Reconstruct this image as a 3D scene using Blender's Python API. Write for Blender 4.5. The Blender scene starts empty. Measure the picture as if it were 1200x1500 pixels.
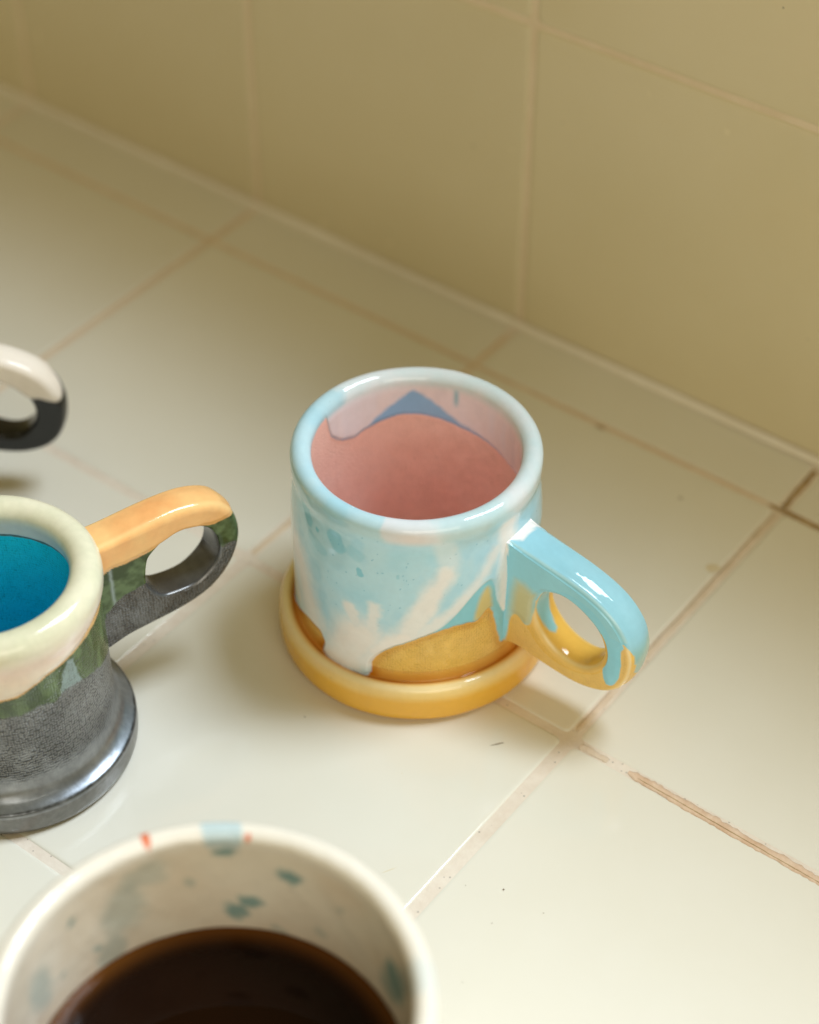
import bpy, math, random
import numpy as np
from mathutils import Matrix, Vector

# ------------------------------------------------------------------ scene, camera, light
S = bpy.context.scene
COL = S.collection
U = 0.1524                      # one wall tile (6 in) in metres; all sizes below are in tiles

cam_d = bpy.data.cameras.new('camera')
cam = bpy.data.objects.new('camera', cam_d)
COL.objects.link(cam)
R = ((0.795706, -0.41481, 0.441344), (0.60568, 0.543034, -0.581605), (0.001591, 0.7301, 0.683338))
m = Matrix([list(r) + [0] for r in R] + [[0, 0, 0, 1]])
m.translation = Vector((3.57229, -3.91820, 3.63016)) * U
cam.matrix_world = m
cam_d.sensor_fit = 'VERTICAL'
cam_d.sensor_height = 36.0
cam_d.sensor_width = 28.8
cam_d.lens = 2956.16 / 1500 * 36.0
cam_d.clip_start = 0.01
cam_d.clip_end = 50
cam_d.dof.use_dof = True
cam_d.dof.focus_distance = 4.52 * U
cam_d.dof.aperture_fstop = 4.3
cam_d.dof.aperture_blades = 7
S.camera = cam

W = bpy.data.worlds.new('World')
S.world = W
W.use_nodes = True
bg = W.node_tree.nodes['Background']
bg.inputs['Color'].default_value = (1.0, 0.79, 0.31, 1)     # warm light of the room
bg.inputs['Strength'].default_value = 0.28

S.view_settings.view_transform = 'Standard'
S.view_settings.look = 'None'
S.view_settings.exposure = 0.0
S.view_settings.gamma = 1.0

# daylight from the window above the tiled wall, beyond its sill
L_DIR = Vector((0.305, 0.40, 0.865)).normalized()
ld = bpy.data.lights.new('window_light', 'AREA')
ld.shape = 'RECTANGLE'
ld.size, ld.size_y = 4.6 * U, 7.4 * U
ld.energy = 61.5
ld.color = (0.785, 0.89, 0.985)
lo = bpy.data.objects.new('window_light', ld)
COL.objects.link(lo)
lo.location = (Vector((1.5, -1.3, 0.0)) + L_DIR * 15.0) * U
lo.rotation_euler = (-L_DIR).to_track_quat('-Z', 'Y').to_euler()

# broad dim fill lamp added behind the camera to lift the mug fronts
rd = bpy.data.lights.new('fill_light', 'AREA')
rd.shape = 'RECTANGLE'
rd.size, rd.size_y = 1.0, 0.7
rd.energy = 5.8
rd.color = (1.0, 0.93, 0.79)
ro_ = bpy.data.objects.new('fill_light', rd)
COL.objects.link(ro_)
ro_.location = Vector((7.4, -6.4, 4.4)) * U
ro_.rotation_euler = (Vector((1.5, -1.3, 0.3)) * U - ro_.location).to_track_quat('-Z', 'Y').to_euler()

# ------------------------------------------------------------------ helpers
def lin(r, g, b):
    return np.array([(c / 12.92 if c <= .04045 else ((c + .055) / 1.055) ** 2.4) for c in (r / 255, g / 255, b / 255)])

def sstep(a, b, x):
    t = np.clip((x - a) / (b - a), 0, 1)
    return t * t * (3 - 2 * t)

def _h(i, j, k, seed):
    n = (i.astype(np.int64) * 374761393 + j.astype(np.int64) * 668265263 + k.astype(np.int64) * 2147483647 + seed * 144665) & 0xffffffff
    n = ((n ^ (n >> 13)) * 1274126177) & 0xffffffff
    n = (n ^ (n >> 16)) & 0xffffffff
    return n / 4294967295.0

def vnoise(P, f, seed=0):
    q = P * f
    i = np.floor(q); t = q - i; t = t * t * (3 - 2 * t)
    r = 0
    for a in (0, 1):
        for b in (0, 1):
            for c in (0, 1):
                w = (t[..., 0] if a else 1 - t[..., 0]) * (t[..., 1] if b else 1 - t[..., 1]) * (t[..., 2] if c else 1 - t[..., 2])
                r = r + w * _h(i[..., 0] + a, i[..., 1] + b, i[..., 2] + c, seed)
    return r * 2 - 1

def fbm(P, f, o=4, seed=0):
    s = 0; a = 1; n = 0
    for k in range(o):
        s = s + a * vnoise(P, f * 2 ** k, seed + k); n += a; a *= .5
    return s / n

def sdf_poly(x, y, poly):
    """signed distance, positive inside"""
    P = np.array(poly, float); Q = np.roll(P, -1, 0)
    d = np.full(x.shape, 1e9); ins = np.zeros(x.shape, bool)
    for (ax, ay), (bx, by) in zip(P, Q):
        ex, ey = bx - ax, by - ay
        wx, wy = x - ax, y - ay
        t = np.clip((wx * ex + wy * ey) / (ex * ex + ey * ey + 1e-12), 0, 1)
        d = np.minimum(d, (wx - ex * t) ** 2 + (wy - ey * t) ** 2)
        if ay != by:
            c = ((ay > y) != (by > y)) & (x < ex * (y - ay) / (by - ay) + ax)
            ins ^= c
    return np.where(ins, 1, -1) * np.sqrt(d)

def capsule(x, y, x1, y1, x2, y2):
    ex, ey = x2 - x1, y2 - y1
    t = np.clip(((x - x1) * ex + (y - y1) * ey) / (ex * ex + ey * ey + 1e-9), 0, 1)
    return np.hypot(x - x1 - ex * t, y - y1 - ey * t), t

def chaikin(p, n=2):
    for _ in range(n):
        o = []
        for a, b in zip(p, p[1:] + p[:1]):
            o += [(a[0] * .75 + b[0] * .25, a[1] * .75 + b[1] * .25), (a[0] * .25 + b[0] * .75, a[1] * .25 + b[1] * .75)]
        p = o
    return p

def mix(a, b, t):
    t = np.asarray(t)[..., None]
    return a * (1 - t) + b * t

def empty(name, loc, label, cat, group=None):
    o = bpy.data.objects.new(name, None)
    o.empty_display_size = .02
    o.location = Vector(loc) * U
    COL.objects.link(o)
    o['label'] = label; o['category'] = cat
    if group: o['group'] = group
    return o

def link(name, me, mat, parent=None, label=None):
    o = bpy.data.objects.new(name, me)
    COL.objects.link(o)
    if mat is not None: me.materials.append(mat)
    if parent is not None: o.parent = parent
    if label: o['label'] = label
    return o

def grid_mesh(name, P, N, wrap_u, wrap_v, attrs):
    """P: (nv, nu, 3) points in tiles"""
    nv, nu = P.shape[:2]
    me = bpy.data.meshes.new(name)
    idx = np.arange(nv * nu).reshape(nv, nu)
    a = idx if wrap_v else idx[:-1]
    b = np.roll(idx, -1, 0) if wrap_v else idx[1:]
    if wrap_u:
        a2, b2 = np.roll(a, -1, 1), np.roll(b, -1, 1)
    else:
        a, a2, b, b2 = a[:, :-1], a[:, 1:], b[:, :-1], b[:, 1:]
    F = np.stack([a, a2, b2, b], -1).reshape(-1, 4)
    me.vertices.add(nv * nu)
    me.vertices.foreach_set('co', (P.reshape(-1, 3) * U).astype(np.float32).ravel())
    me.loops.add(F.size)
    me.loops.foreach_set('vertex_index', F.astype(np.int32).ravel())
    me.polygons.add(len(F))
    me.polygons.foreach_set('loop_start', np.arange(0, F.size, 4, dtype=np.int32))
    me.polygons.foreach_set('use_smooth', np.ones(len(F), bool))
    me.update()
    for k, v in attrs.items():
        if k == 'glaze':
            at = me.attributes.new(k, 'FLOAT_COLOR', 'POINT')
            c = np.concatenate([v.reshape(-1, 3), np.ones((nv * nu, 1))], 1)
            at.data.foreach_set('color', c.astype(np.float32).ravel())
        elif v.ndim == 3:
            at = me.attributes.new(k, 'FLOAT_VECTOR', 'POINT')
            at.data.foreach_set('vector', v.astype(np.float32).ravel())
        else:
            at = me.attributes.new(k, 'FLOAT', 'POINT')
            at.data.foreach_set('value', v.astype(np.float32).ravel())
    me.validate()
    if N is not None:
        me.normals_split_custom_set_from_vertices(N.reshape(-1, 3).tolist())
    return me

# ------------------------------------------------------------------ materials
def new_mat(name):
    mt = bpy.data.materials.new(name); mt.use_nodes = True
    nt = mt.node_tree
    return mt, nt, nt.nodes, nt.links, nt.nodes['Principled BSDF']

def math_n(N, L, op, a, b=None, c=None):
    n = N.new('ShaderNodeMath'); n.operation = op
    for i, v in enumerate((a, b, c)):
        if v is None: continue
        if isinstance(v, (int, float)): n.inputs[i].default_value = v
        else: L.new(v, n.inputs[i])
    return n.outputs[0]

def glaze_mat(name, rough=.10, speck=.12, period=(.0062, .0062), pitv=.88, mspeck=0.0):
    mt, nt, N, L, bs = new_mat(name)
    at = N.new('ShaderNodeAttribute'); at.attribute_name = 'glaze'
    me = N.new('ShaderNodeAttribute'); me.attribute_name = 'metal'
    we = N.new('ShaderNodeAttribute'); we.attribute_name = 'weave'
    uv = N.new('ShaderNodeAttribute'); uv.attribute_name = 'wuv'
    tc = N.new('ShaderNodeTexCoord')
    # mottling of the glaze
    n1 = N.new('ShaderNodeTexNoise'); n1.inputs['Scale'].default_value = 420; n1.inputs['Detail'].default_value = 5
    L.new(tc.outputs['Object'], n1.inputs['Vector'])
    n2 = N.new('ShaderNodeTexNoise'); n2.inputs['Scale'].default_value = 95; n2.inputs['Detail'].default_value = 4
    L.new(tc.outputs['Object'], n2.inputs['Vector'])
    s = math_n(N, L, 'ADD', math_n(N, L, 'MULTIPLY', n1.outputs['Fac'], .6), math_n(N, L, 'MULTIPLY', n2.outputs['Fac'], .4))
    v = math_n(N, L, 'MULTIPLY_ADD', math_n(N, L, 'SUBTRACT', s, .5), math_n(N, L, 'MULTIPLY_ADD', me.outputs['Fac'], mspeck, speck * 2), 1.0)
    # tiny pinholes
    vo = N.new('ShaderNodeTexVoronoi'); vo.inputs['Scale'].default_value = 260
    L.new(tc.outputs['Object'], vo.inputs['Vector'])
    pin = N.new('ShaderNodeMapRange'); pin.inputs[1].default_value = .05; pin.inputs[2].default_value = .11
    pin.inputs[3].default_value = .72; pin.inputs[4].default_value = 1.0
    L.new(vo.outputs['Distance'], pin.inputs[0])
    sel = N.new('ShaderNodeSeparateColor'); L.new(vo.outputs['Color'], sel.inputs[0])
    gate = math_n(N, L, 'GREATER_THAN', sel.outputs[0], .06)
    pv = math_n(N, L, 'MAXIMUM', pin.outputs[0], gate)
    mx = N.new('ShaderNodeMix'); mx.data_type = 'RGBA'; mx.blend_type = 'MULTIPLY'; mx.inputs['Factor'].default_value = 1
    L.new(at.outputs['Color'], mx.inputs['A'])
    L.new(mx.outputs['Result'], bs.inputs['Base Color'])
    L.new(me.outputs['Fac'], bs.inputs['Metallic'])
    rr = math_n(N, L, 'MULTIPLY_ADD', me.outputs['Fac'], .22, rough)
    rr = math_n(N, L, 'MULTIPLY_ADD', math_n(N, L, 'SUBTRACT', n2.outputs['Fac'], .5), .06, rr)
    L.new(rr, bs.inputs['Roughness'])
    bs.inputs['Specular IOR Level'].default_value = .5
    # canvas imprint
    nw = N.new('ShaderNodeTexNoise'); nw.inputs['Scale'].default_value = 160; nw.inputs['Detail'].default_value = 2
    L.new(tc.outputs['Object'], nw.inputs['Vector'])
    sc = N.new('ShaderNodeVectorMath'); sc.operation = 'MULTIPLY'; sc.inputs[1].default_value = (1 / period[0], 1 / period[1], 0)
    L.new(uv.outputs['Vector'], sc.inputs[0])
    ad = N.new('ShaderNodeVectorMath'); ad.operation = 'ADD'; L.new(sc.outputs[0], ad.inputs[0])
    sj = N.new('ShaderNodeVectorMath'); sj.operation = 'SCALE'; sj.inputs['Scale'].default_value = .5
    L.new(nw.outputs['Color'], sj.inputs[0]); L.new(sj.outputs[0], ad.inputs[1])
    vc = N.new('ShaderNodeTexVoronoi'); vc.voronoi_dimensions = '2D'; vc.inputs['Scale'].default_value = 1.0; vc.inputs['Randomness'].default_value = .5
    L.new(ad.outputs[0], vc.inputs['Vector'])
    cell = math_n(N, L, 'MULTIPLY_ADD', vc.outputs['Distance'], -2.6, .95)
    nv_ = N.new('ShaderNodeTexNoise'); nv_.inputs['Scale'].default_value = 240; nv_.inputs['Detail'].default_value = 3
    L.new(tc.outputs['Object'], nv_.inputs['Vector'])
    irr = math_n(N, L, 'MULTIPLY_ADD', nv_.outputs['Fac'], 2.4, -.25)
    wv = math_n(N, L, 'MULTIPLY', math_n(N, L, 'MULTIPLY', cell, irr), we.outputs['Fac'])
    pr_ = N.new('ShaderNodeMapRange'); pr_.interpolation_type = 'SMOOTHSTEP'
    pr_.inputs[1].default_value = -.55; pr_.inputs[2].default_value = .05; pr_.inputs[3].default_value = pitv; pr_.inputs[4].default_value = 1.0
    L.new(wv, pr_.inputs[0]); pit = pr_.outputs[0]
    L.new(math_n(N, L, 'MULTIPLY', math_n(N, L, 'MULTIPLY', v, pv), pit), mx.inputs['B'])
    h = math_n(N, L, 'ADD', math_n(N, L, 'MULTIPLY', wv, .5), math_n(N, L, 'MULTIPLY', n2.outputs['Fac'], .12))
    bp = N.new('ShaderNodeBump'); bp.inputs['Strength'].default_value = .55; bp.inputs['Distance'].default_value = .0016
    L.new(h, bp.inputs['Height']); L.new(bp.outputs['Normal'], bs.inputs['Normal'])
    return mt

def tile_mat(name, base, rough):
    mt, nt, N, L, bs = new_mat(name)
    oi = N.new('ShaderNodeObjectInfo')
    ge = N.new('ShaderNodeNewGeometry')
    n = N.new('ShaderNodeTexNoise'); n.inputs['Scale'].default_value = 14; n.inputs['Detail'].default_value = 6; n.inputs['Roughness'].default_value = .6
    L.new(ge.outputs['Position'], n.inputs['Vector'])
    cr = N.new('ShaderNodeValToRGB'); e = cr.color_ramp.elements
    e[0].position = .3; e[0].color = (*(np.array(base) * np.array([.97, .965, .945])), 1)
    e[1].position = .7; e[1].color = (*base, 1)
    L.new(n.outputs['Fac'], cr.inputs['Fac'])
    # small dark specks fired into the glaze
    vo = N.new('ShaderNodeTexVoronoi'); vo.inputs['Scale'].default_value = 55
    L.new(ge.outputs['Position'], vo.inputs['Vector'])
    sp = N.new('ShaderNodeSeparateColor'); L.new(vo.outputs['Color'], sp.inputs[0])
    mr = N.new('ShaderNodeMapRange'); mr.inputs[1].default_value = .018; mr.inputs[2].default_value = .035; mr.inputs[3].default_value = .45; mr.inputs[4].default_value = 1
    L.new(vo.outputs['Distance'], mr.inputs[0])
    g = math_n(N, L, 'MAXIMUM', mr.outputs[0], math_n(N, L, 'GREATER_THAN', sp.outputs[1], .10))
    tv = math_n(N, L, 'MULTIPLY_ADD', oi.outputs['Random'], .05, .97)
    mx = N.new('ShaderNodeMix'); mx.data_type = 'RGBA'; mx.blend_type = 'MULTIPLY'; mx.inputs['Factor'].default_value = 1
    L.new(cr.outputs['Color'], mx.inputs['A']); L.new(math_n(N, L, 'MULTIPLY', g, tv), mx.inputs['B'])
    L.new(mx.outputs['Result'], bs.inputs['Base Color'])
    n3 = N.new('ShaderNodeTexNoise'); n3.inputs['Scale'].default_value = 40; n3.inputs['Detail'].default_value = 5
    L.new(ge.outputs['Position'], n3.inputs['Vector'])
    L.new(math_n(N, L, 'MULTIPLY_ADD', n3.outputs['Fac'], .16, rough - .08), bs.inputs['Roughness'])
    bs.inputs['Specular IOR Level'].default_value = .5
    n4 = N.new('ShaderNodeTexNoise'); n4.inputs['Scale'].default_value = 22; n4.inputs['Detail'].default_value = 3
    L.new(ge.outputs['Position'], n4.inputs['Vector'])
    bp = N.new('ShaderNodeBump'); bp.inputs['Strength'].default_value = .16; bp.inputs['Distance'].default_value = .0009
    L.new(n4.outputs['Fac'], bp.inputs['Height']); L.new(bp.outputs['Normal'], bs.inputs['Normal'])
    return mt

def rough_mat(name, c0, c1, scale, rough=.8, bump=.4, dist=.0006, pits=False):
    mt, nt, N, L, bs = new_mat(name)
    ge = N.new('ShaderNodeNewGeometry')
    n = N.new('ShaderNodeTexNoise'); n.inputs['Scale'].default_value = scale; n.inputs['Detail'].default_value = 8; n.inputs['Roughness'].default_value = .65
    L.new(ge.outputs['Position'], n.inputs['Vector'])
    cr = N.new('ShaderNodeValToRGB'); e = cr.color_ramp.elements
    e[0].position = .33; e[0].color = (*c0, 1); e[1].position = .68; e[1].color = (*c1, 1)
    L.new(n.outputs['Fac'], cr.inputs['Fac']); L.new(cr.outputs['Color'], bs.inputs['Base Color'])
    if pits:        # pinholes and dirt caught in the joint
        vo = N.new('ShaderNodeTexVoronoi'); vo.inputs['Scale'].default_value = 620
        L.new(ge.outputs['Position'], vo.inputs['Vector'])
        sp = N.new('ShaderNodeSeparateColor'); L.new(vo.outputs['Color'], sp.inputs[0])
        mr = N.new('ShaderNodeMapRange'); mr.inputs[1].default_value = .16; mr.inputs[2].default_value = .30; mr.inputs[3].default_value = .6; mr.inputs[4].default_value = 1
        L.new(vo.outputs['Distance'], mr.inputs[0])
        g = math_n(N, L, 'MAXIMUM', mr.outputs[0], math_n(N, L, 'GREATER_THAN', sp.outputs[0], .13))
        mx = N.new('ShaderNodeMix'); mx.data_type = 'RGBA'; mx.blend_type = 'MULTIPLY'; mx.inputs['Factor'].default_value = 1
        L.new(cr.outputs['Color'], mx.inputs['A']); L.new(g, mx.inputs['B'])
        L.new(mx.outputs['Result'], bs.inputs['Base Color'])
    bs.inputs['Roughness'].default_value = rough
    n2 = N.new('ShaderNodeTexNoise'); n2.inputs['Scale'].default_value = scale * 9; n2.inputs['Detail'].default_value = 4
    L.new(ge.outputs['Position'], n2.inputs['Vector'])
    bp = N.new('ShaderNodeBump'); bp.inputs['Strength'].default_value = bump; bp.inputs['Distance'].default_value = dist
    L.new(n2.outputs['Fac'], bp.inputs['Height']); L.new(bp.outputs['Normal'], bs.inputs['Normal'])
    return mt

M_TILE = tile_mat('cream_tile_glaze', lin(233, 230, 219), .12)
M_WTILE = tile_mat('cream_wall_tile_glaze', lin(222, 210, 176), .24)
M_GROUT = rough_mat('pale_grout', lin(222, 208, 192), lin(238, 229, 216), 60, pits=True)
M_WGROUT = rough_mat('wall_grout', lin(224, 205, 174), lin(234, 217, 190), 60)
M_CAULK = rough_mat('white_caulk', lin(238, 229, 212), lin(246, 239, 226), 40, .4, .2)
M_STAIN = rough_mat('brown_stained_grout', lin(212, 178, 146), lin(232, 208, 184), 130, .7, .6)
M_PINKGROUT = rough_mat('pinkish_grout', lin(219, 197, 167), lin(232, 214, 188), 110, .75, .5)
M_PALEPINK = rough_mat('pale_pink_grout', lin(216, 198, 174), lin(232, 216, 198), 110, .75, .4, pits=True)
M_DARKSTAIN = rough_mat('dark_stained_grout', lin(150, 122, 80), lin(196, 168, 124), 130, .7, .5)
M_SPOT = rough_mat('tan_spot', lin(214, 198, 160), lin(232, 224, 204), 200, .4, .2)
M_SPECK = rough_mat('dark_speck', lin(96, 78, 56), lin(140, 120, 90), 200, .6, .2)

# ------------------------------------------------------------------ setting: countertop and wall of square tiles
def tile_mesh(name, w, h, bev=.016, edge=.0045, depth=.05):
    """tile lying in xy, top at z=0, centred; cushion edge"""
    def ring(inset, z, r):
        pts = []
        for sx, sy, a0 in ((1, 1, 0), (-1, 1, 90), (-1, -1, 180), (1, -1, 270)):
            for k in range(3):
                a = math.radians(a0 + 45 * k)
                pts.append((sx * (w / 2 - inset - r) + r * math.cos(a), sy * (h / 2 - inset - r) + r * math.sin(a), z))
        return pts
    rings = [(0, -depth, .014), (0, -edge * 1.6, .014), (.003, -edge * .75, .013), (.009, -edge * .22, .012), (bev, 0, .010)]
    co, fc, nr = [], [], []
    tilt = [0, .12, .5, .85, 1]
    for (i, z, r), t in zip(rings, tilt):
        rp = ring(i, z, r)
        for k, p in enumerate(rp):
            co.append(tuple(c * U for c in p))
            q = k // 3; a = math.radians([0, 90, 180, 270][q] + 45 * (k % 3))
            n = Vector((math.cos(a), math.sin(a), 0)) * (1 - t) + Vector((0, 0, 1)) * t
            nr.append(n.normalized())
    n = 12
    for r in range(4):
        for k in range(n):
            fc.append((r * n + k, r * n + (k + 1) % n, (r + 1) * n + (k + 1) % n, (r + 1) * n + k))
    fc.append(tuple(range(4 * n, 5 * n)))
    me = bpy.data.meshes.new(name); me.from_pydata(co, [], fc)
    for p in me.polygons: p.use_smooth = True
    me.normals_split_custom_set_from_vertices(nr)
    return me

def box(name, x0, x1, y0, y1, z0, z1, mat, parent=None):
    co = [(x * U, y * U, z * U) for z in (z0, z1) for x, y in ((x0, y0), (x1, y0), (x1, y1), (x0, y1))]
    fc = [(3, 2, 1, 0), (4, 5, 6, 7), (0, 1, 5, 4), (1, 2, 6, 5), (2, 3, 7, 6), (3, 0, 4, 7)]
    me = bpy.data.meshes.new(name); me.from_pydata(co, [], fc)
    return link(name, me, mat, parent)

rng = random.Random(4)
G = .022                                        # grout width
countertop = box('countertop', -4, 6, -5.2, 0.0, -.4, -.0026, M_GROUT)
countertop['kind'] = 'structure'; countertop['label'] = 'counter of square cream tiles with stained grout'
full = tile_mesh('tile', 1 - G, 1 - G)
strip = tile_mesh('tile', 1 - G, .225 - G / 2 - .006)
full.materials.append(M_TILE); strip.materials.append(M_TILE)
rows = [(-.225, 'strip'), (-1.218, 'full'), (-2.213, 'full'), (-3.208, 'full'), (-4.203, 'full')]
for ix in range(-4, 6):
    for y, kd in rows:
        if kd == 'strip':
            cy = -(.225 + .006 - G / 2) / 2 - .003
        else:
            cy = y + .4965
        o = link('tile', strip if kd == 'strip' else full, None, countertop)
        o.location = ((ix + .5) * U, cy * U, rng.uniform(-.0006, .0006) * U)
        o.rotation_euler = (rng.uniform(-.0012, .0012), rng.uniform(-.0012, .0012), rng.uniform(-.0015, .0015))

SILL = 2.50
wall = box('wall', -4, 6, .0045, .9, -.4, SILL - .0, M_WGROUT)
wall['kind'] = 'structure'; wall['label'] = 'backsplash wall of square cream tiles behind the mugs'
GW = .013
wf = tile_mesh('tile', 1 - GW, .980 - GW, bev=.024, edge=.007)
ws = tile_mesh('tile', 1 - GW, SILL - .982 - GW, bev=.024, edge=.007)
wf.materials.append(M_WTILE); ws.materials.append(M_WTILE)
for ix in range(-4, 6):
    for z0, z1, me in ((0.004, .982, wf), (.982, SILL, ws)):
        o = link('tile', me, None, wall)
        o.location = ((ix + .5) * U, rng.uniform(-.0006, .0006) * U, (z0 + z1) / 2 * U)
        o.rotation_euler = (math.pi / 2 + rng.uniform(-.0015, .0015), rng.uniform(-.0015, .0015), rng.uniform(-.0015, .0015))
sill = box('sill', -4, 6, -.02, .92, SILL + .001, SILL + .03, M_WTILE, wall)

# bead of white caulk where the counter meets the wall
def bead():
    n, k = 400, 7
    P = np.zeros((k, n, 3)); x = np.linspace(-4, 6, n)
    for j in range(k):
        a = math.pi / 2 * j / (k - 1)
        r = .0165 + .002 * np.sin(x * 7.3) * np.sin(x * 2.1 + 1)
        P[j, :, 0] = x
        P[j, :, 1] = -.001 - r * (1 - math.sin(a)) ** .9 - .0005
        P[j, :, 2] = .0005 + r * (1 - math.cos(a)) ** .9
    me = grid_mesh('caulk_bead', P[::-1], None, False, False, {})
    link('caulk_bead', me, M_CAULK, countertop)
bead()

# irregular flat strips and spots of dirt
def ragged_strip(name, p0, p1, w0, w1, z, th, mat, seed, n=70, rag=.25):
    r = np.random.default_rng(seed)
    p0, p1 = np.array(p0, float), np.array(p1, float)
    d = p1 - p0; Ln = np.hypot(*d); d /= Ln; nn = np.array([-d[1], d[0]])
    t = np.linspace(0, 1, n)
    def wob():
        w = np.convolve(r.normal(0, 1, n + 8), np.ones(5) / 5, 'valid')[:n] * 1.1 + r.normal(0, .35, n)
        return w
    a = w0 * (1 + rag * wob()); b = w1 * (1 + rag * wob())
    taper = sstep(0, .012, t) * .6 + .4
    taper *= 1 - .5 * sstep(.985, 1, t)
    A = p0 + np.outer(t * Ln, d) + nn * (a * taper)[:, None]
    B = p0 + np.outer(t * Ln, d) - nn * (b * taper)[:, None]
    P = np.zeros((6, n, 3))
    for j, (q, zz) in enumerate(((A, z - th), (A, z), (A * .72 + B * .28, z + th * .35), (A * .28 + B * .72, z + th * .35), (B, z), (B, z - th))):
        P[j, :, :2] = q; P[j, :, 2] = zz
    P[1:5, :, 2] += r.normal(0, th * .12, (4, n))
    me = grid_mesh(name, P, None, False, False, {})
    return link(name, me, mat, countertop)

ragged_strip('grout_stain', (2.163, -1.2205), (3.9, -1.246), .0125, .0115, -.0014, .0008, M_STAIN, 3, 190, .28)
ragged_strip('grout_stain', (2.030, -1.2215), (2.108, -1.2215), .009, .009, -.0014, .001, M_PALEPINK, 5, 24)
#ragged_strip('grout_stain', (1.02, -1.217), (1.99, -1.2165), .008, .008, -.0021, .003, M_PINKGROUT, 6, 60, .1)
ragged_strip('grout_stain', (1.965, -.226), (2.36, -.228), .008, .008, -.0014, .002, M_DARKSTAIN, 8, 50)
ragged_strip('grout_stain', (1.999, -.035), (2.002, -.214), .008, .008, -.0015, .002, M_DARKSTAIN, 9, 40)
ragged_strip('grout_stain', (1.999, -.243), (2.000, -1.19), .009, .009, -.0020, .003, M_PALEPINK, 10, 80, .1)
ragged_strip('grout_stain', (.999, -.06), (1.001, -1.2), .0065, .0065, -.0021, .003, M_PINKGROUT, 11, 80, .1)
ragged_strip('grout_stain', (.001, -.03), (-.001, -1.2), .0065, .0065, -.0021, .003, M_PINKGROUT, 12, 80, .1)
ragged_strip('grout_stain', (-1.0, -.226), (1.96, -.226), .0055, .0055, -.0020, .003, M_PINKGROUT, 13, 160, .1)
ragged_strip('grout_crack', (2.19, -1.2235), (3.9, -1.2475), .0011, .0011, -.0008, .0004, M_DARKSTAIN, 21, 260, .6)

def spot(name, cx, cy, rx, ry, rot, mat, seed, z=.0003, ring=False):
    r = np.random.default_rng(seed); n = 28
    a = np.linspace(0, 2 * math.pi, n, endpoint=False)
    rad = 1 + .22 * np.convolve(np.r_[r.normal(0, 1, n), 0, 0], np.ones(3) / 3, 'valid')[:n]
    ca, sa = math.cos(rot), math.sin(rot)
    co = []
    for s, zz in (((1, .0), (.86, z)) if not ring else ((1, .0), (.94, z), (.62, z), (.56, 0))):
        x, y = rx * rad * np.cos(a) * s, ry * rad * np.sin(a) * s
        co += [((cx + p * ca - q * sa) * U, (cy + p * sa + q * ca) * U, (zz + .0006) * U) for p, q in zip(x, y)]
    fc = []
    for k in range(len(co) // n - 1):
        fc += [(k * n + i, k * n + (i + 1) % n, (k + 1) * n + (i + 1) % n, (k + 1) * n + i) for i in range(n)]
    if not ring: fc.append(tuple(range(n, 2 * n)))
    me = bpy.data.meshes.new(name); me.from_pydata(co, [], fc)
    return link(name, me, mat, countertop)
spot('stain', 1.973, -.526, .020, .015, .4, M_SPOT, 1)
spot('speck', 1.767, -.350, .0045, .0035, .4, M_SPECK, 4)
spot('speck', 2.126, -1.668, .0024, .0018, 0, M_SPECK, 5)
spot('speck', 1.875, -1.336, .016, .0016, .9, M_SPECK, 6)
spot('speck', 1.895, -1.779, .020, .0012, 1.1, M_SPOT, 7)
spot('speck', 1.44, -.237, .016, .004, 0, M_DARKSTAIN, 8)
for k in range(9):
    r2 = random.Random(k + 40)
    spot('speck', r2.uniform(1.7, 3.0), r2.uniform(-2.1, -1.3), r2.uniform(.0008, .0014), r2.uniform(.0007, .0012), r2.random(), M_SPECK if k % 3 else M_SPOT, 50 + k)

# ------------------------------------------------------------------ mugs: surfaces of revolution
def densify(prof, step=.0030):
    """smooth profile (r, z): Chaikin corner cutting, then even resampling"""
    p = [tuple(map(float, q)) for q in prof]
    for _ in range(3):
        o = [p[0]]
        for a, b in zip(p, p[1:]):
            o += [(a[0] * .75 + b[0] * .25, a[1] * .75 + b[1] * .25), (a[0] * .25 + b[0] * .75, a[1] * .25 + b[1] * .75)]
        o.append(p[-1]); p = o
    p = np.array(p); s = np.r_[0, np.cumsum(np.hypot(*np.diff(p, axis=0).T))]
    n = int(s[-1] / step)
    t = np.linspace(0, s[-1], n)
    return np.c_[np.interp(t, s, p[:, 0]), np.interp(t, s, p[:, 1])], t

def torus_top(rc, zc, k, n=9):
    return [(rc + k * math.cos(a), zc + k * math.sin(a)) for a in np.linspace(-.2, math.pi + .2, n)]

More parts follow.
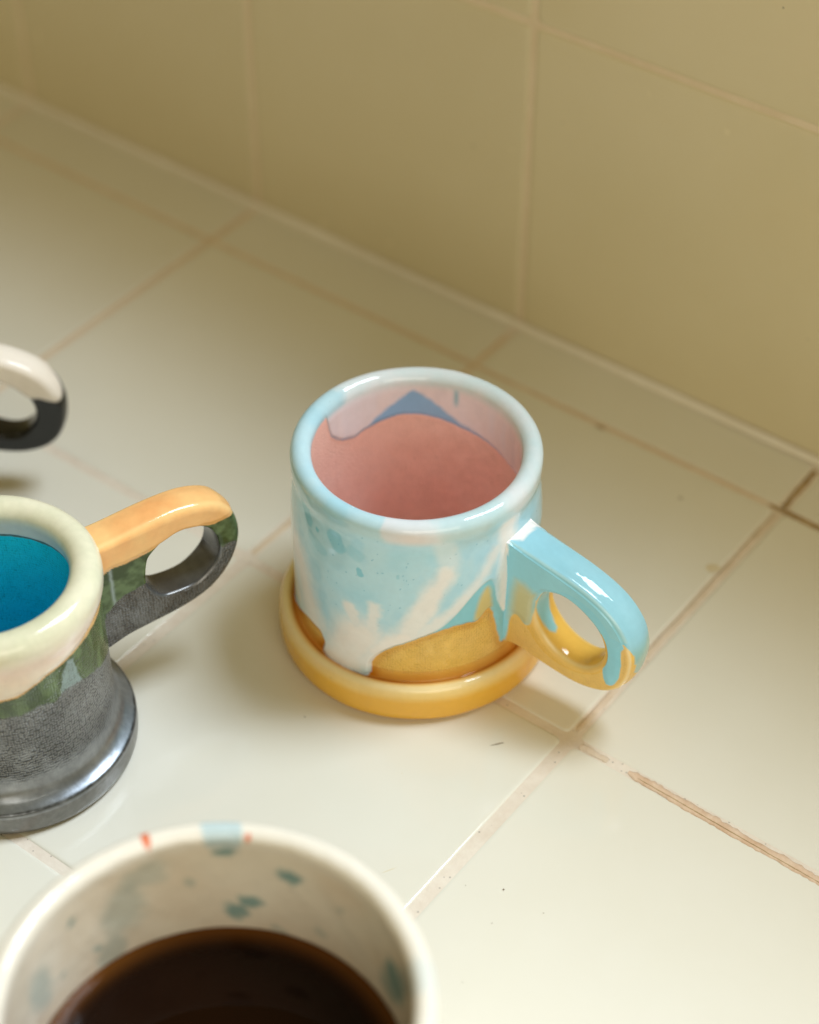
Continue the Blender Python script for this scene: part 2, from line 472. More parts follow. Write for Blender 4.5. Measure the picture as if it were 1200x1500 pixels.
def revolve(prof, nu, colour, cut_z):
    """colour(theta_deg, r, z, t, P) -> dict(glaze, metal, weave, disp); returns parts by name"""
    pr, t = densify(prof)
    nv = len(pr)
    th = np.linspace(-np.pi, np.pi, nu, endpoint=False)
    TH, Rr = np.meshgrid(th, pr[:, 0]); Z = np.repeat(pr[:, 1][:, None], nu, 1)
    T = np.repeat(t[:, None], nu, 1)
    P = np.stack([Rr * np.cos(TH), Rr * np.sin(TH), Z], -1)
    def normals(P):
        du = np.roll(P, -1, 1) - np.roll(P, 1, 1)
        dv = np.gradient(P, axis=0)
        n = np.cross(du, dv); l = np.linalg.norm(n, axis=-1, keepdims=True)
        n = n / np.maximum(l, 1e-12)
        return n
    itop = int(np.argmax(pr[:, 1]))
    side = np.where(np.arange(nv)[:, None] <= itop, 1, -1) * np.ones((1, nu))
    A = colour(np.degrees(TH), Rr, Z, side, P)
    Nn = normals(P)
    wob = .0016 * fbm(P, 5.0, 2, 77) + .0005 * fbm(P, 22.0, 2, 78)
    P = P + Nn * (A.pop('disp') + wob)[..., None]
    # poles
    Nn = normals(P)
    Nn[0] = (0, 0, -1)
    Nn[-1] = (0, 0, 1)
    A['wuv'] = np.stack([TH * .28, T, 0 * T], -1)
    # ring indices of the parts
    iz = pr[:, 1]
    ia = int(np.argmax(np.where((iz < .12) & (np.arange(nv) < itop), pr[:, 0], 0)))
    ib = next(i for i in range(ia, nv) if pr[i, 0] < pr[ia, 0] - .02 and iz[i] < cut_z[0] + .02) if cut_z[0] > .08 else next(i for i in range(nv) if iz[i] > cut_z[0])
    ir = next(i for i in range(nv) if iz[i] > cut_z[1])
    ii = next(i for i in range(itop, nv) if iz[i] < cut_z[2])
    out = {}
    for name, a, b in (('base', 0, ib), ('body', ib, ir), ('rim', ir, ii), ('inner_wall', ii, nv - 1)):
        sl = slice(a, b + 1)
        out[name] = grid_mesh(name, P[sl], Nn[sl], True, False, {k: v[sl] for k, v in A.items()})
    return out

def handle_mesh(outline, hole, c, w, colour, rbo=.020, rbh=.020, flare=(.285, .05, .012), nu=360, crown=.0035):
    """slab handle in the (s, z) plane, thickness along n (half width w); rounded edges"""
    oc = np.array(chaikin(list(outline), 2)); hc = np.array(chaikin(list(hole), 3))
    def radial(poly, ang):
        d = np.stack([np.cos(ang), np.sin(ang)], -1); best = np.zeros(len(ang))
        P = poly - np.array(c); Q = np.roll(P, -1, 0)
        for p, q in zip(P, Q):
            e = q - p; den = d[:, 0] * e[1] - d[:, 1] * e[0]
            den = np.where(abs(den) < 1e-12, 1e-12, den)
            t = (p[0] * e[1] - p[1] * e[0]) / den
            u = (p[0] * d[:, 1] - p[1] * d[:, 0]) / den
            ok = (u >= 0) & (u <= 1) & (t > 0)
            best = np.where(ok & (t > best), t, best)
        return best
    ang = np.linspace(-np.pi, np.pi, nu, endpoint=False)
    ro, rh = radial(oc, ang), radial(hc, ang)
    k = np.array([1, 2, 3, 2, 1]) / 9
    for arr in (rh,):
        arr[:] = np.convolve(np.r_[arr[-2:], arr, arr[:2]], k, 'valid')
    # loop: front face (n=+w) from hole to outside, outer edge, back face, hole wall
    loop = []
    nf, na, ne = 34, 8, 12
    for f in np.linspace(0, 1, nf): loop.append(('f', f, 1))
    for a in np.linspace(0, 90, na + 2)[1:-1]: loop.append(('o', a, 1))
    for f in np.linspace(1, -1, ne): loop.append(('oe', f, 0))
    for a in np.linspace(90, 0, na + 2)[1:-1]: loop.append(('o', a, -1))
    for f in np.linspace(1, 0, nf): loop.append(('f', f, -1))
    for a in np.linspace(0, 90, na + 2)[1:-1]: loop.append(('h', a, -1))
    for f in np.linspace(-1, 1, ne): loop.append(('he', f, 0))
    for a in np.linspace(90, 0, na + 2)[1:-1]: loop.append(('h', a, 1))
    nl = len(loop)
    RHO = np.zeros((nl, nu)); Nn = np.zeros((nl, nu))
    for i, (kd, f, sg) in enumerate(loop):
        if kd == 'f': RHO[i] = (rh + rbh) * (1 - f) + (ro - rbo) * f; Nn[i] = sg * w
        elif kd == 'o':
            a = math.radians(f); RHO[i] = ro - rbo + rbo * math.sin(a); Nn[i] = sg * (w - rbo + rbo * math.cos(a))
        elif kd == 'oe': RHO[i] = ro + crown * (1 - f * f); Nn[i] = f * (w - rbo)
        elif kd == 'h':
            a = math.radians(f); RHO[i] = rh + rbh - rbh * math.sin(a); Nn[i] = sg * (w - rbh + rbh * math.cos(a))
        else: RHO[i] = rh - .002 * (1 - f * f); Nn[i] = f * (w - rbh)
    Sx = c[0] + RHO * np.cos(ang); Zx = c[1] + RHO * np.sin(ang)
    Nn = Nn * (1 + flare[2] / w * np.exp(-np.maximum(Sx - flare[0], -.01) / flare[1] * 2.2))
    P = np.stack([Sx, -Nn, Zx], -1)      # local: x radial, -y towards the n side, z up
    kinds = np.array([q[0] for q in loop])
    outer = np.isin(kinds, ('o', 'oe'))[:, None] & np.ones((1, nu), bool)
    holew = np.isin(kinds, ('h', 'he'))[:, None] & np.ones((1, nu), bool)
    A = colour(Sx, Zx, Nn, P, outer, holew)
    wob = .0012 * fbm(P, 9.0, 2, 31)
    def normals(P):
        n = np.cross(np.roll(P, -1, 1) - np.roll(P, 1, 1), np.roll(P, -1, 0) - np.roll(P, 1, 0))
        return n / np.maximum(np.linalg.norm(n, axis=-1, keepdims=True), 1e-12)
    N1 = normals(P)
    mid = nf // 2
    flip = -1 if N1[mid, nu // 2, 1] > 0 else 1
    P = P + N1 * flip * (A.pop('disp') + wob)[..., None]
    N1 = normals(P) * flip
    A['wuv'] = np.stack([Sx, Zx, 0 * Sx], -1)
    if flip < 0:
        P, N1 = P[::-1], N1[::-1]; A = {k: v[::-1] for k, v in A.items()}
    return grid_mesh('handle', np.ascontiguousarray(P), np.ascontiguousarray(N1), True, True, {k: np.ascontiguousarray(v) for k, v in A.items()})

def wrap(th, lo):
    return (th - lo) % 360 + lo

def place(t, parts, mat, hm=None, phi=0, hmat=None):
    for n, me in parts.items():
        link(n, me, mat, t)
    if hm is not None:
        o = link('handle', hm, hmat or mat, t)
        o.rotation_euler = (0, 0, math.radians(phi))

# ---- the blue, white and yellow mug --------------------------------------------------
YEL, YEL_D, YEL_L = lin(247, 202, 96), lin(212, 146, 54), lin(254, 236, 188)
AQ, AQ_D, AQ_L = lin(172, 224, 247), lin(124, 206, 240), lin(202, 234, 250)
WH, PEACH = lin(248, 247, 248), lin(247, 241, 240)
SKY = lin(158, 212, 232)
GL1 = [(-178, .1), (-138, .1), (-129, .122), (-114.8, .157), (-108, .160), (-103.5, .160), (-100.3, .137), (-103, .105), (-101.5, .094), (-98, .086), (-93, .082), (-84, .083), (-77, .088),
       (-74.3, .098), (-73.7, .120), (-74.2, .142), (-70.9, .175), (-64.4, .208), (-57, .229), (-47.6, .255), (-39.2, .267), (-33, .271), (-29.3, .269), (-24.6, .263), (-21.6, .274), (-19.2, .290), (-17.3, .293),
       (-15.9, .283), (-13.6, .24), (-11.7, .197), (-9.6, .156), (-8.2, .145), (-6.7, .146), (-5.4, .174), (-4.1, .208), (2, .23), (6, .2), (12, .25), (25, .22), (40, .28), (60, .2), (80, .26),
       (110, .18), (140, .22), (165, .15), (190, .14), (222, .1), (262, .1), (262, .95), (-178, .95)]
WH1 = [(-72, .14), (-70.6, .180), (-64.4, .213), (-53.8, .245), (-41.3, .277), (-33.9, .318), (-27.4, .362), (-21.7, .385), (-18.0, .390), (-15.9, .369), (-14.9, .329), (-12.5, .291), (-10.0, .263), (-8.4, .255),
       (-6.9, .260), (-4.2, .292), (-2.4, .352), (-2, .41), (2, .44), (20, .4), (60, .38), (120, .36), (170, .3), (222, .1), (262, .1), (262, .95), (-178, .95), (-178, -.1), (-72, -.1)]
K1 = math.radians(1) * .2885
def P2(poly): return [(a * K1, b) for a, b in chaikin([tuple(q) for q in poly], 2)]
GRID = np.linspace(0, 360, 721)
def smooth_curve(pts, w=9):
    y = np.interp(GRID, *np.array(pts).T)
    k = np.hanning(w + 2)[1:-1]; k /= k.sum()
    return np.convolve(np.pad(y, w, mode='wrap'), k, 'same')[w:-w]

IN_E = [(0, .47), (47, .441), (62, .429), (77, .437), (90, .442), (102, .448), (114, .461), (127, .469), (138, .470), (149, .458), (157, .448), (165, .437), (174, .448), (184, .488), (187, .539), (189, .582), (192, .63), (300, .63), (330, .55), (360, .47)]
IN_P = [(0, .47), (47, .441), (62, .429), (77, .437), (90, .445), (101, .455), (111, .486), (122, .523), (128.7, .542), (138, .511), (149.4, .477), (157, .450), (165, .437), (174, .448), (184, .488), (187, .539), (189, .582), (192, .63), (300, .63), (330, .55), (360, .47)]

def blue_colour(th, r, z, side, P):
    th = wrap(th, -138.0)
    n = fbm(P, 14, 4, 1); nf = fbm(P, 60, 3, 2); nm = fbm(P * np.array([1, 1, .35]), 22, 3, 3)
    q = np.where((z < .11) & (r > .2878), .10 - np.maximum(r - .2878, 0) - np.maximum(.09 - z, 0), z)
    u = th * K1 + .0025 * nf; v = q + .003 * nf
    g = sdf_poly(u, v, P2(GL1)); w = sdf_poly(u, v, P2(WH1))
    # yellow clay glaze: highlight painted pale on the crest, deeper amber in the groove
    yel = mix(np.broadcast_to(YEL, P.shape), YEL_L, np.clip(.28 + .35 * n, 0, 1) * .35)
    groove_tone = np.exp(-((r - .298) / .010) ** 2) * (z < .13) * (z > .07)
    crest = np.exp(-((r - .322) / .010) ** 2) * sstep(.078, .092, z)
    yel = mix(yel, lin(246, 188, 64), .9 * sstep(.088, .066, z))
    edge = sstep(.030, .002, -g) * (z > .1)
    yel = mix(yel, lin(206, 130, 36), np.clip(.95 * groove_tone + .45 * edge + .15 * nm, 0, 1))
    yel = mix(yel, YEL_L, np.clip(.85 * crest, 0, 1))
    # aqua to white
    white = np.zeros_like(z)
    for a1, z1, a2, z2, wd, am in ((-40, .44, -58, .25, 6, .9), (-58, .25, -72, .19, 6, 1), (-84, .31, -79, .24, 3.2, .8), (-72, .34, -73, .25, 3.0, .8), (-79, .22, -92, .10, 14, 1),
                                   (-122, .36, -108, .18, 11, .9), (-8, .52, -7.5, .27, 6.5, 1), (-14, .47, -30, .36, 4.5, .7), (-30, .36, -52, .255, 4.5, .8), (-60, .23, -76, .15, 9, .9), (-135, .40, -125, .2, 8, .6), (-40, .53, -38, .47, 5, .4)):
        d, t = capsule(u, v, a1 * K1, z1, a2 * K1, z2)
        white = np.maximum(white, am * sstep(wd * K1 * 1.5, wd * K1 * .2, d + .016 * nm + .006 * nf))
    aq = mix(np.broadcast_to(AQ, P.shape), AQ_L, np.clip(.5 + .8 * n, 0, 1))
    aq = mix(aq, AQ_D, np.clip(.35 * sstep(.0, .5, n + .4 * nm), 0, 1))
    for a1, z1, a2, z2, wd, am in ((-93, .500, -90, .482, 4.2, .75), (-117, .53, -110, .49, 3.0, .7), (-103.5, .489, -103.5, .488, 1.6, .9), (-78.8, .438, -78.4, .428, 1.7, 1.0), (-83, .485, -80, .478, 3.5, .35),
                                   (-61, .445, -61, .440, 1.0, .5), (-40, .435, -40, .43, .8, .5), (-108, .455, -100, .44, 3, .35)):
        d, t = capsule(u, v, a1 * K1, z1, a2 * K1, z2)
        aq = mix(aq, lin(138, 206, 230), am * sstep(wd * K1 * 1.25, wd * K1 * .7, d + .005 * nf))
    rs = np.random.default_rng(5)
    for k in range(85):
        a, zz, rr = rs.uniform(-120, 5), rs.uniform(.28, .56), rs.uniform(.0012, .0026)
        d = np.hypot(u - a * K1, v - zz)
        aq = mix(aq, AQ_D * .8, .6 * sstep(rr * 1.3, rr * .6, d))
    wc = mix(np.broadcast_to(WH, P.shape), PEACH, np.clip(.4 + n, 0, 1))
    upper = mix(aq, wc, np.clip(white, 0, 1))
    # fringe: aqua bleeding between white and yellow
    fringe = np.broadcast_to(lin(140, 208, 226), P.shape)
    tanz = sdf_poly(u, v, P2([(-27, .266), (-25.9, .305), (-23.8, .350), (-20.4, .378), (-17.6, .368), (-16.2, .31), (-15.9, .275)]))
    fringe = mix(fringe, lin(214, 196, 130), sstep(-.006, .012, tanz))
    glz = mix(fringe, upper, sstep(-.0025, .0025, w))
    # rim colours
    rimm = sstep(.530, .556, z + .006 * n)
    th2 = wrap(th + 5 * nm + 3 * nf + 60 * (z - .57), -190.0)
    dsk = np.abs(wrap(th + 6 * nm + 3 * nf + 60 * (z - .57) - 231.5, -180.0))
    sky = sstep(65, 57, dsk)
    rim = mix(np.broadcast_to(lin(206, 230, 238), P.shape), lin(226, 233, 240), np.clip(.5 + n, 0, 1))
    rim = mix(rim, SKY, np.clip(.62 + .5 * n, .3, .85) * sky)
    rim = mix(rim, lin(224, 228, 236), .8 * sstep(-70, -66, th2) * sstep(-40, -52, th2))
    rim = mix(rim, lin(185, 220, 230), .6 * sstep(-48, -38, th2) * sstep(0, -20, th2))
    rim = mix(rim, lin(238, 218, 214), .55 * np.exp(-((th + 55) / 9) ** 2) * sstep(.585, .565, z))
    glz = mix(glz, rim, rimm)
    ex = mix(yel, glz, sstep(-.0016, .0016, g))
    # inside
    ti = th % 360
    ze = np.interp(ti, GRID, smooth_curve(IN_E, 11)) + .002 * nf; zp = np.interp(ti, GRID, smooth_curve(IN_P, 9)) + .005 * nf
    pink = mix(np.broadcast_to(lin(255, 214, 205), P.shape), lin(253, 207, 197), np.clip(.5 + n, 0, 1))
    lil = mix(np.broadcast_to(lin(236, 232, 243), P.shape), lin(243, 230, 234), np.clip(.5 + 1.2 * nm, 0, 1))
    lil = mix(lil, lin(186, 200, 224), .45 * np.clip(nm * 1.5 + .1, 0, 1))
    lil = mix(lil, SKY * .9, .9 * np.exp(-((ti - 104) / 1.6) ** 2) * sstep(.50, .53, z))
    slate = np.broadcast_to(lin(146, 194, 240), P.shape)
    inn = mix(pink, slate, sstep(-.002, .002, z - ze))
    inn = mix(inn, lil, sstep(-.006, .012, z - zp - .002 + .004 * nm))
    inn = mix(inn, rim, sstep(.545, .572, z) * (z > ze))
    inn = mix(inn, rim, sstep(.560, .566, z + .003 * nf))
    c = np.where((side > 0)[..., None], ex, inn)
    disp = np.where(side > 0, .0065 * sstep(-.002, .010, g) * sstep(.56, .34, z) + .002 * sstep(-.001, .006, w) * sstep(.0, .010, g) * sstep(.52, .36, z), .004 * sstep(-.002, .012, z - ze) * sstep(.585, .54, z))
    wv = np.where(side > 0, .45 * sstep(.0, -.01, g) * sstep(.115, .135, z), .34 * sstep(0, -.01, z - ze) * sstep(.56, .54, z))
    return dict(glaze=np.clip(c, 0, 1), metal=0 * z, weave=wv, disp=disp)

def mug_profile(rb, hb, body, top, rim, k, inner, floor, pinch=.003, slope=False):
    """rb/hb: base flange radius and height, body radius low, top; rim = outer rim radius, rim torus centre z, minor k"""
    z = rim[1]; rc = rim[0] - k
    p = [(0, .010), (rb * .55, .010), (rb * .86, .010), (rb * .90, .002), (rb * .95, .000), (rb * .982, .008), (rb * .997, .022), (rb, hb * .35)]
    if slope:       # foot with a flat sloping shoulder and a crisp edge
        p += [(rb, hb * .52), (rb * .999, hb * .62), (rb * .992, hb * .70), (rb * .975, hb * .735), (rb * .94, hb * .79), (rb * .905, hb * .86), (body + .010, hb * .97), (body + .005, hb * 1.08), (body + .0015, hb * 1.25)]
    else:           # foot with a rounded crest and a groove round the body
        p += [(rb, hb * .60), (rb * .998, hb * .72), (rb * .990, hb * .84), (rb * .972, hb * .94), (rb * .95, hb * .985), (rb * .925, hb * .99), (rb * .90, hb * .955), (body + .011, hb * .895), (body + .004, hb * .91), (body + .001, hb * 1.06)]
    p += [(body, hb * 1.4), (body, .25), (top, z - .14), (top - pinch * .3, z - .09), (top - pinch, z - .066)]
    p += [(rim[0] - .0055, z - .044), (rim[0] - .001, z - .026), (rim[0], z - .008)]
    p += [(rc + k * math.cos(a), z + k * math.sin(a)) for a in np.linspace(.15, math.pi - .15, 9)]
    p += [(inner, z - .02), (inner, z - .10), (inner, z - .2), (inner - .002, floor + .10), (inner - .006, floor + .05), (inner - .03, floor + .012), (inner - .08, floor), (.04, floor), (0, floor)]
    return p

H1_OUT = [(.262, .145), (.290, .150), (.324, .154), (.374, .142), (.442, .131), (.504, .128), (.564, .146), (.604, .180), (.625, .227), (.631, .279), (.624, .311), (.611, .349), (.578, .390), (.530, .421), (.465, .443), (.379, .459), (.312, .471), (.288, .476), (.262, .481)]
H1_HOLE = [(.401, .374), (.443, .384), (.491, .367), (.532, .336), (.552, .301), (.557, .262), (.541, .220), (.500, .188), (.447, .192), (.401, .222), (.372, .263), (.365, .311), (.380, .357)]
H1_AQ = [(.20, .30), (.27, .20), (.285, .16), (.292, .150), (.298, .18), (.303, .235), (.312, .256), (.324, .260), (.334, .250), (.346, .240), (.356, .244), (.362, .258), (.364, .305), (.37, .34), (.50, .30), (.544, .325), (.558, .296), (.558, .235), (.562, .200), (.570, .185), (.580, .183), (.593, .194), (.603, .226), (.605, .270), (.600, .306), (.608, .326), (.622, .336), (.66, .34), (.66, .60), (.20, .60)]

def blue_handle(s, z, n, P, outer, holew):
    nf = fbm(P, 55, 3, 12); nn = fbm(P, 12, 3, 13)
    x, y = s + .0025 * nf, z + .003 * nf
    front = n > 0
    g = sdf_poly(x, y, chaikin(list(H1_AQ), 2))
    rho = np.hypot(s - .462, z - .287)
    outer = np.abs(n) < .0449
    yel = mix(np.broadcast_to(YEL, P.shape), YEL_D, np.clip(.22 + .3 * nn, 0, 1))
    aq = mix(np.broadcast_to(lin(150, 220, 244), P.shape), lin(140, 212, 236), np.clip(.5 + nn, 0, 1))
    tz = sdf_poly(x, y, [(.30, .235), (.306, .33), (.316, .372), (.34, .372), (.375, .352), (.37, .24), (.33, .235)])
    aq = mix(aq, lin(208, 196, 136), .85 * sstep(-.016, .022, tz))
    # upper and outer edge faces get their own aqua tone
    topf = sstep(.032, .044, np.maximum(s - .46, 0) * .0 + np.where(rho > .12, .05, 0) * sstep(.0452, .030, np.abs(n)))
    top = mix(np.broadcast_to(lin(150, 210, 232), P.shape), lin(160, 216, 236), np.clip(.5 + nn, 0, 1))
    top = mix(top, lin(150, 196, 196), sstep(.335, .29, z))
    # on the outer end the aqua runs lower towards the far side, thinning out
    endf = outer & (s > .5)
    g = np.where(endf, z + .003 * nf - np.interp(n, [-.045, -.02, .02, .032, .045], [.185, .205, .235, .300, .335]), g)
    top = mix(top, lin(178, 206, 196), sstep(.325, .29, z + .6 * (n + .03)) * endf)
    aq = mix(aq, top, outer * sstep(.045, .038, n) * (z > .15))
    # highlight painted pale along the sharp edges
    arris = np.exp(-((np.abs(n) - .0415) / .003) ** 2) * (rho > .12)
    yel = mix(yel, YEL_L, .7 * arris)
    aq = mix(aq, lin(210, 226, 208), .35 * arris * (z > .34))
    lip = np.exp(-((np.abs(n) - .038) / .005) ** 2) * (rho < .115)
    yel = mix(yel, YEL_L, .55 * lip)
    c = mix(yel, aq, sstep(-.0016, .0016, g))
    # outer end: the aqua runs down the back side
    hole_wall = holew & (np.abs(n) < .036)
    hw = mix(yel, lin(150, 210, 225), sstep(-.003, .003, sdf_poly(z + .004 * nf, n, [(.385, -.02), (.385, .03), (.30, .034), (.235, .022), (.222, .010), (.226, -.004), (.25, -.010), (.31, -.018)])) * (s < .50))
    c = np.where(hole_wall[..., None], hw, c)
    # white glaze bridging from the mug on top of the root
    wroot = sdf_poly(s + .004 * nf, n * 1.0, [(.20, -.1), (.318, -.1), (.312, -.01), (.312, .02), (.294, .036), (.288, .1), (.20, .1)])
    c = mix(c, WH, sstep(-.002, .003, wroot) * sstep(.43, .45, z))
    disp = .003 * sstep(-.004, .016, g) * ~outer * ~holew
    return dict(glaze=np.clip(c, 0, 1), metal=0 * z, weave=.25 * sstep(0, -.01, g) * ~(outer | holew), disp=disp)

M_BLUE = glaze_mat('aqua_and_yellow_glaze', .06, .08)
mug1 = empty('mug', (1.4815, -1.136, 0.0012), 'light blue and white drip glazed mug with yellow base and pink inside', 'mug', 'handmade mugs with a ring handle')
prof1 = mug_profile(.3365, .110, .2875, .2890, (.2915, .5655), .0245, .2435, .085)
place(mug1, revolve(prof1, 900, blue_colour, (.100, .535, .548)), M_BLUE,
      handle_mesh(H1_OUT, H1_HOLE, (.462, .287), .045, blue_handle, rbo=.0125, rbh=.016, flare=(.288, .024, .003), crown=.006), 1.0)

# ---- the graphite mug with the orange handle -------------------------------------------
GRA, GRN, ORA = lin(164, 167, 172), lin(86, 108, 72), lin(246, 200, 136)
M2_W = [(-180, .41), (-120, .38), (-80, .40), (-60, .42), (-40, .407), (-31.6, .411), (-22.1, .429), (-12, .447), (-.8, .454), (5.8, .459), (14.1, .472), (24, .484), (45, .49), (62, .46), (90, .45), (140, .42), (180, .41)]
M2_O = [(-180, .405), (-120, .375), (-80, .39), (-60, .41), (-40.5, .399), (-31.8, .403), (-22.4, .422), (-12.3, .438), (-1.1, .446), (8.4, .452), (18.9, .457), (30.7, .455), (45, .45), (90, .44), (140, .41), (180, .405)]
M2_G = [(-180, .34), (-120, .33), (-80, .35), (-60, .34), (-42, .353), (-33.6, .346), (-19.9, .353), (-12.4, .343), (-8, .362), (5.5, .350), (17.7, .332), (35, .30), (49.5, .27), (70, .30), (100, .33), (140, .35), (180, .34)]
def dark_colour(th, r, z, side, P):
    th = wrap(th, -180.0)
    nf = fbm(P, 60, 3, 22); n = fbm(P, 14, 4, 21); nm = fbm(P * np.array([1, 1, .25]), 40, 3, 23)
    zw = np.interp(th, *np.array(M2_W).T); zo = np.interp(th, *np.array(M2_O).T); zg = np.interp(th, *np.array(M2_G).T)
    gw, go, gg = z - zw + .003 * nf, z - zo + .003 * nf, z - zg + .006 * nf + .006 * nm
    gra = mix(np.broadcast_to(GRA, P.shape), lin(140, 143, 147), np.clip(.5 + 1.0 * n, 0, 1))
    grn = mix(np.broadcast_to(lin(62, 82, 40), P.shape), lin(104, 128, 84), np.clip(.45 + 1.8 * nm + .5 * nf, 0, 1))
    grn = mix(grn, lin(110, 128, 120), .5 * sstep(-5, -30, th) * np.clip(.6 + n, 0, 1))
    dr = sdf_poly(th, z * 300, [(-2.2, .444 * 300), (2.1, .436 * 300), (3.1, .392 * 300), (6.0, .350 * 300), (0, .344 * 300), (-9.0, .340 * 300), (-8.5, .379 * 300), (-5.7, .414 * 300)])
    grn = mix(grn, lin(150, 172, 176), .75 * sstep(-.6, .8, dr + 1.5 * nf))
    c = mix(gra, grn, sstep(-.004, .006, gg)); met = 1 - sstep(-.004, .006, gg)
    c = mix(c, ORA * .92, sstep(-.0012, .0012, go))
    wht = mix(np.broadcast_to(lin(242, 236, 226), P.shape), lin(240, 222, 204), np.clip(.4 + 1.2 * n, 0, 1))
    rimc = mix(np.broadcast_to(lin(216, 216, 188), P.shape), lin(230, 226, 202), np.clip(.5 + n + .4 * nm, 0, 1))
    wht = mix(wht, lin(240, 214, 204), .6 * np.exp(-((z - .485 + .02 * n) / .022) ** 2))
    wht = mix(wht, rimc, sstep(.495, .550, z + .012 * n))
    c = mix(c, wht, sstep(-.0012, .0012, gw))
    # worn shiny edge of the foot
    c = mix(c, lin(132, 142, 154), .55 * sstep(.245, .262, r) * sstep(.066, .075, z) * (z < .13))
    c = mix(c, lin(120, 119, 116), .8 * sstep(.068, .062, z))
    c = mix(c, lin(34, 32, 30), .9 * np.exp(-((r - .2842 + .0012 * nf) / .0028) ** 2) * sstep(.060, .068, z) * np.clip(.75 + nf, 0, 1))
    ze = .497 + .012 * np.sin(np.radians(th * 2 + 30)) + .002 * nf
    teal = mix(np.broadcast_to(lin(40, 212, 238), P.shape), lin(26, 204, 232), np.clip(.5 + n, 0, 1))
    inn = mix(teal, lin(96, 104, 84), sstep(-.003, .0, z - ze)); inn = mix(inn, lin(205, 206, 200), sstep(.004, .009, z - ze))
    inn = mix(inn, rimc, sstep(.515, .550, z))
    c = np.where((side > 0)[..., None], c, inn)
    met = np.where(side > 0, met * (1 - sstep(-.0012, .0012, go)), 0)
    disp = np.where(side > 0, .004 * sstep(-.001, .018, gw) + .002 * sstep(-.001, .01, go), .003 * sstep(0, .01, z - ze) + .003 * sstep(.505, .56, z))
    wv = np.where(side > 0, (.35 + .65 * met) * sstep(.006, -.004, gw) * sstep(.115, .20, z) * np.clip(.95 + .5 * n, .5, 1.1), .25 * sstep(0, -.01, z - ze))
    return dict(glaze=np.clip(c, 0, 1), metal=met * .78, weave=wv, disp=disp)

H2_OUT = [(.225, .200), (.260, .208), (.303, .217), (.361, .218), (.440, .223), (.501, .236), (.543, .258), (.582, .298), (.603, .345), (.612, .388), (.605, .438), (.589, .470), (.561, .503), (.505, .525), (.448, .532), (.374, .530), (.281, .522), (.225, .520)]
H2_HOLE = [(.379, .437), (.412, .461), (.451, .473), (.488, .466), (.529, .442), (.550, .406), (.555, .365), (.544, .328), (.514, .301), (.481, .285), (.434, .286), (.392, .295), (.362, .341), (.359, .372), (.368, .424)]
def dark_handle(s, z, n, P, outer, holew):
    nf = fbm(P, 55, 3, 42); nn = fbm(P, 14, 3, 43)
    zo = np.interp(s, [.2, .247, .278, .315, .345, .368, .40, .52, .544, .568, .60, .7], [.43, .437, .449, .445, .447, .449, .456, .455, .447, .450, .449, .45])
    zg = np.interp(s, [.2, .228, .25, .29, .347, .40, .52, .54, .56, .6], [.22, .24, .32, .349, .355, .36, .37, .379, .367, .366])
    go, gg = z - zo + .003 * nf, z - zg + .008 * nf + .006 * nn
    gra = mix(np.broadcast_to(GRA * .62, P.shape), lin(104, 102, 100), np.clip(.5 + nn, 0, 1))
    grn = mix(np.broadcast_to(lin(52, 70, 34), P.shape), lin(96, 118, 80), np.clip(.45 + 1.5 * nf + nn, 0, 1))
    grn = mix(grn, lin(160, 176, 178), .8 * np.exp(-((s - .274 - .003 * nf) / .004) ** 2) * (n > 0))
    c = mix(gra, grn, sstep(-.003, .005, gg)); met = 1 - sstep(-.003, .005, gg)
    ora = mix(np.broadcast_to(ORA, P.shape), lin(236, 170, 108), np.clip(.5 + nn, 0, 1))
    rho = np.hypot(s - .457, z - .378)
    ora = mix(ora, lin(248, 214, 150), .55 * np.exp(-((np.abs(n) - .036) / .005) ** 2) * (rho > .11))
    c = mix(c, ora, sstep(-.0015, .0015, go))
    met = met * (1 - sstep(-.0015, .0015, go))
    hw = holew & (np.abs(n) < .036)
    c = np.where(hw[..., None], mix(gra * .8, grn * .7, np.clip(sstep(.40, .44, z), 0, 1)), c); met = np.where(hw, .8, met)
    return dict(glaze=np.clip(c, 0, 1), metal=met * .75, weave=.55 * met * np.clip(.9 + .4 * nn, .4, 1) * (np.abs(n) > .042), disp=.003 * sstep(-.001, .014, go))

M_DARK = glaze_mat('graphite_and_cream_glaze', .13, .14, (.0072, .0078), .46, 1.0)
mug2 = empty('mug', (.9694, -2.0133, .0012), 'graphite textured mug with cream rim, teal inside and an orange topped handle', 'mug', 'handmade mugs with a ring handle')
prof2 = mug_profile(.2890, .105, .2430, .2435, (.2510, .5300), .0320, .1880, .085, .0, slope=True)
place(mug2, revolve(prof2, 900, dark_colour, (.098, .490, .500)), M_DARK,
      handle_mesh(H2_OUT, H2_HOLE, (.457, .378), .043, dark_handle, rbo=.019, rbh=.009, flare=(.235, .05, .004)), 71.0)

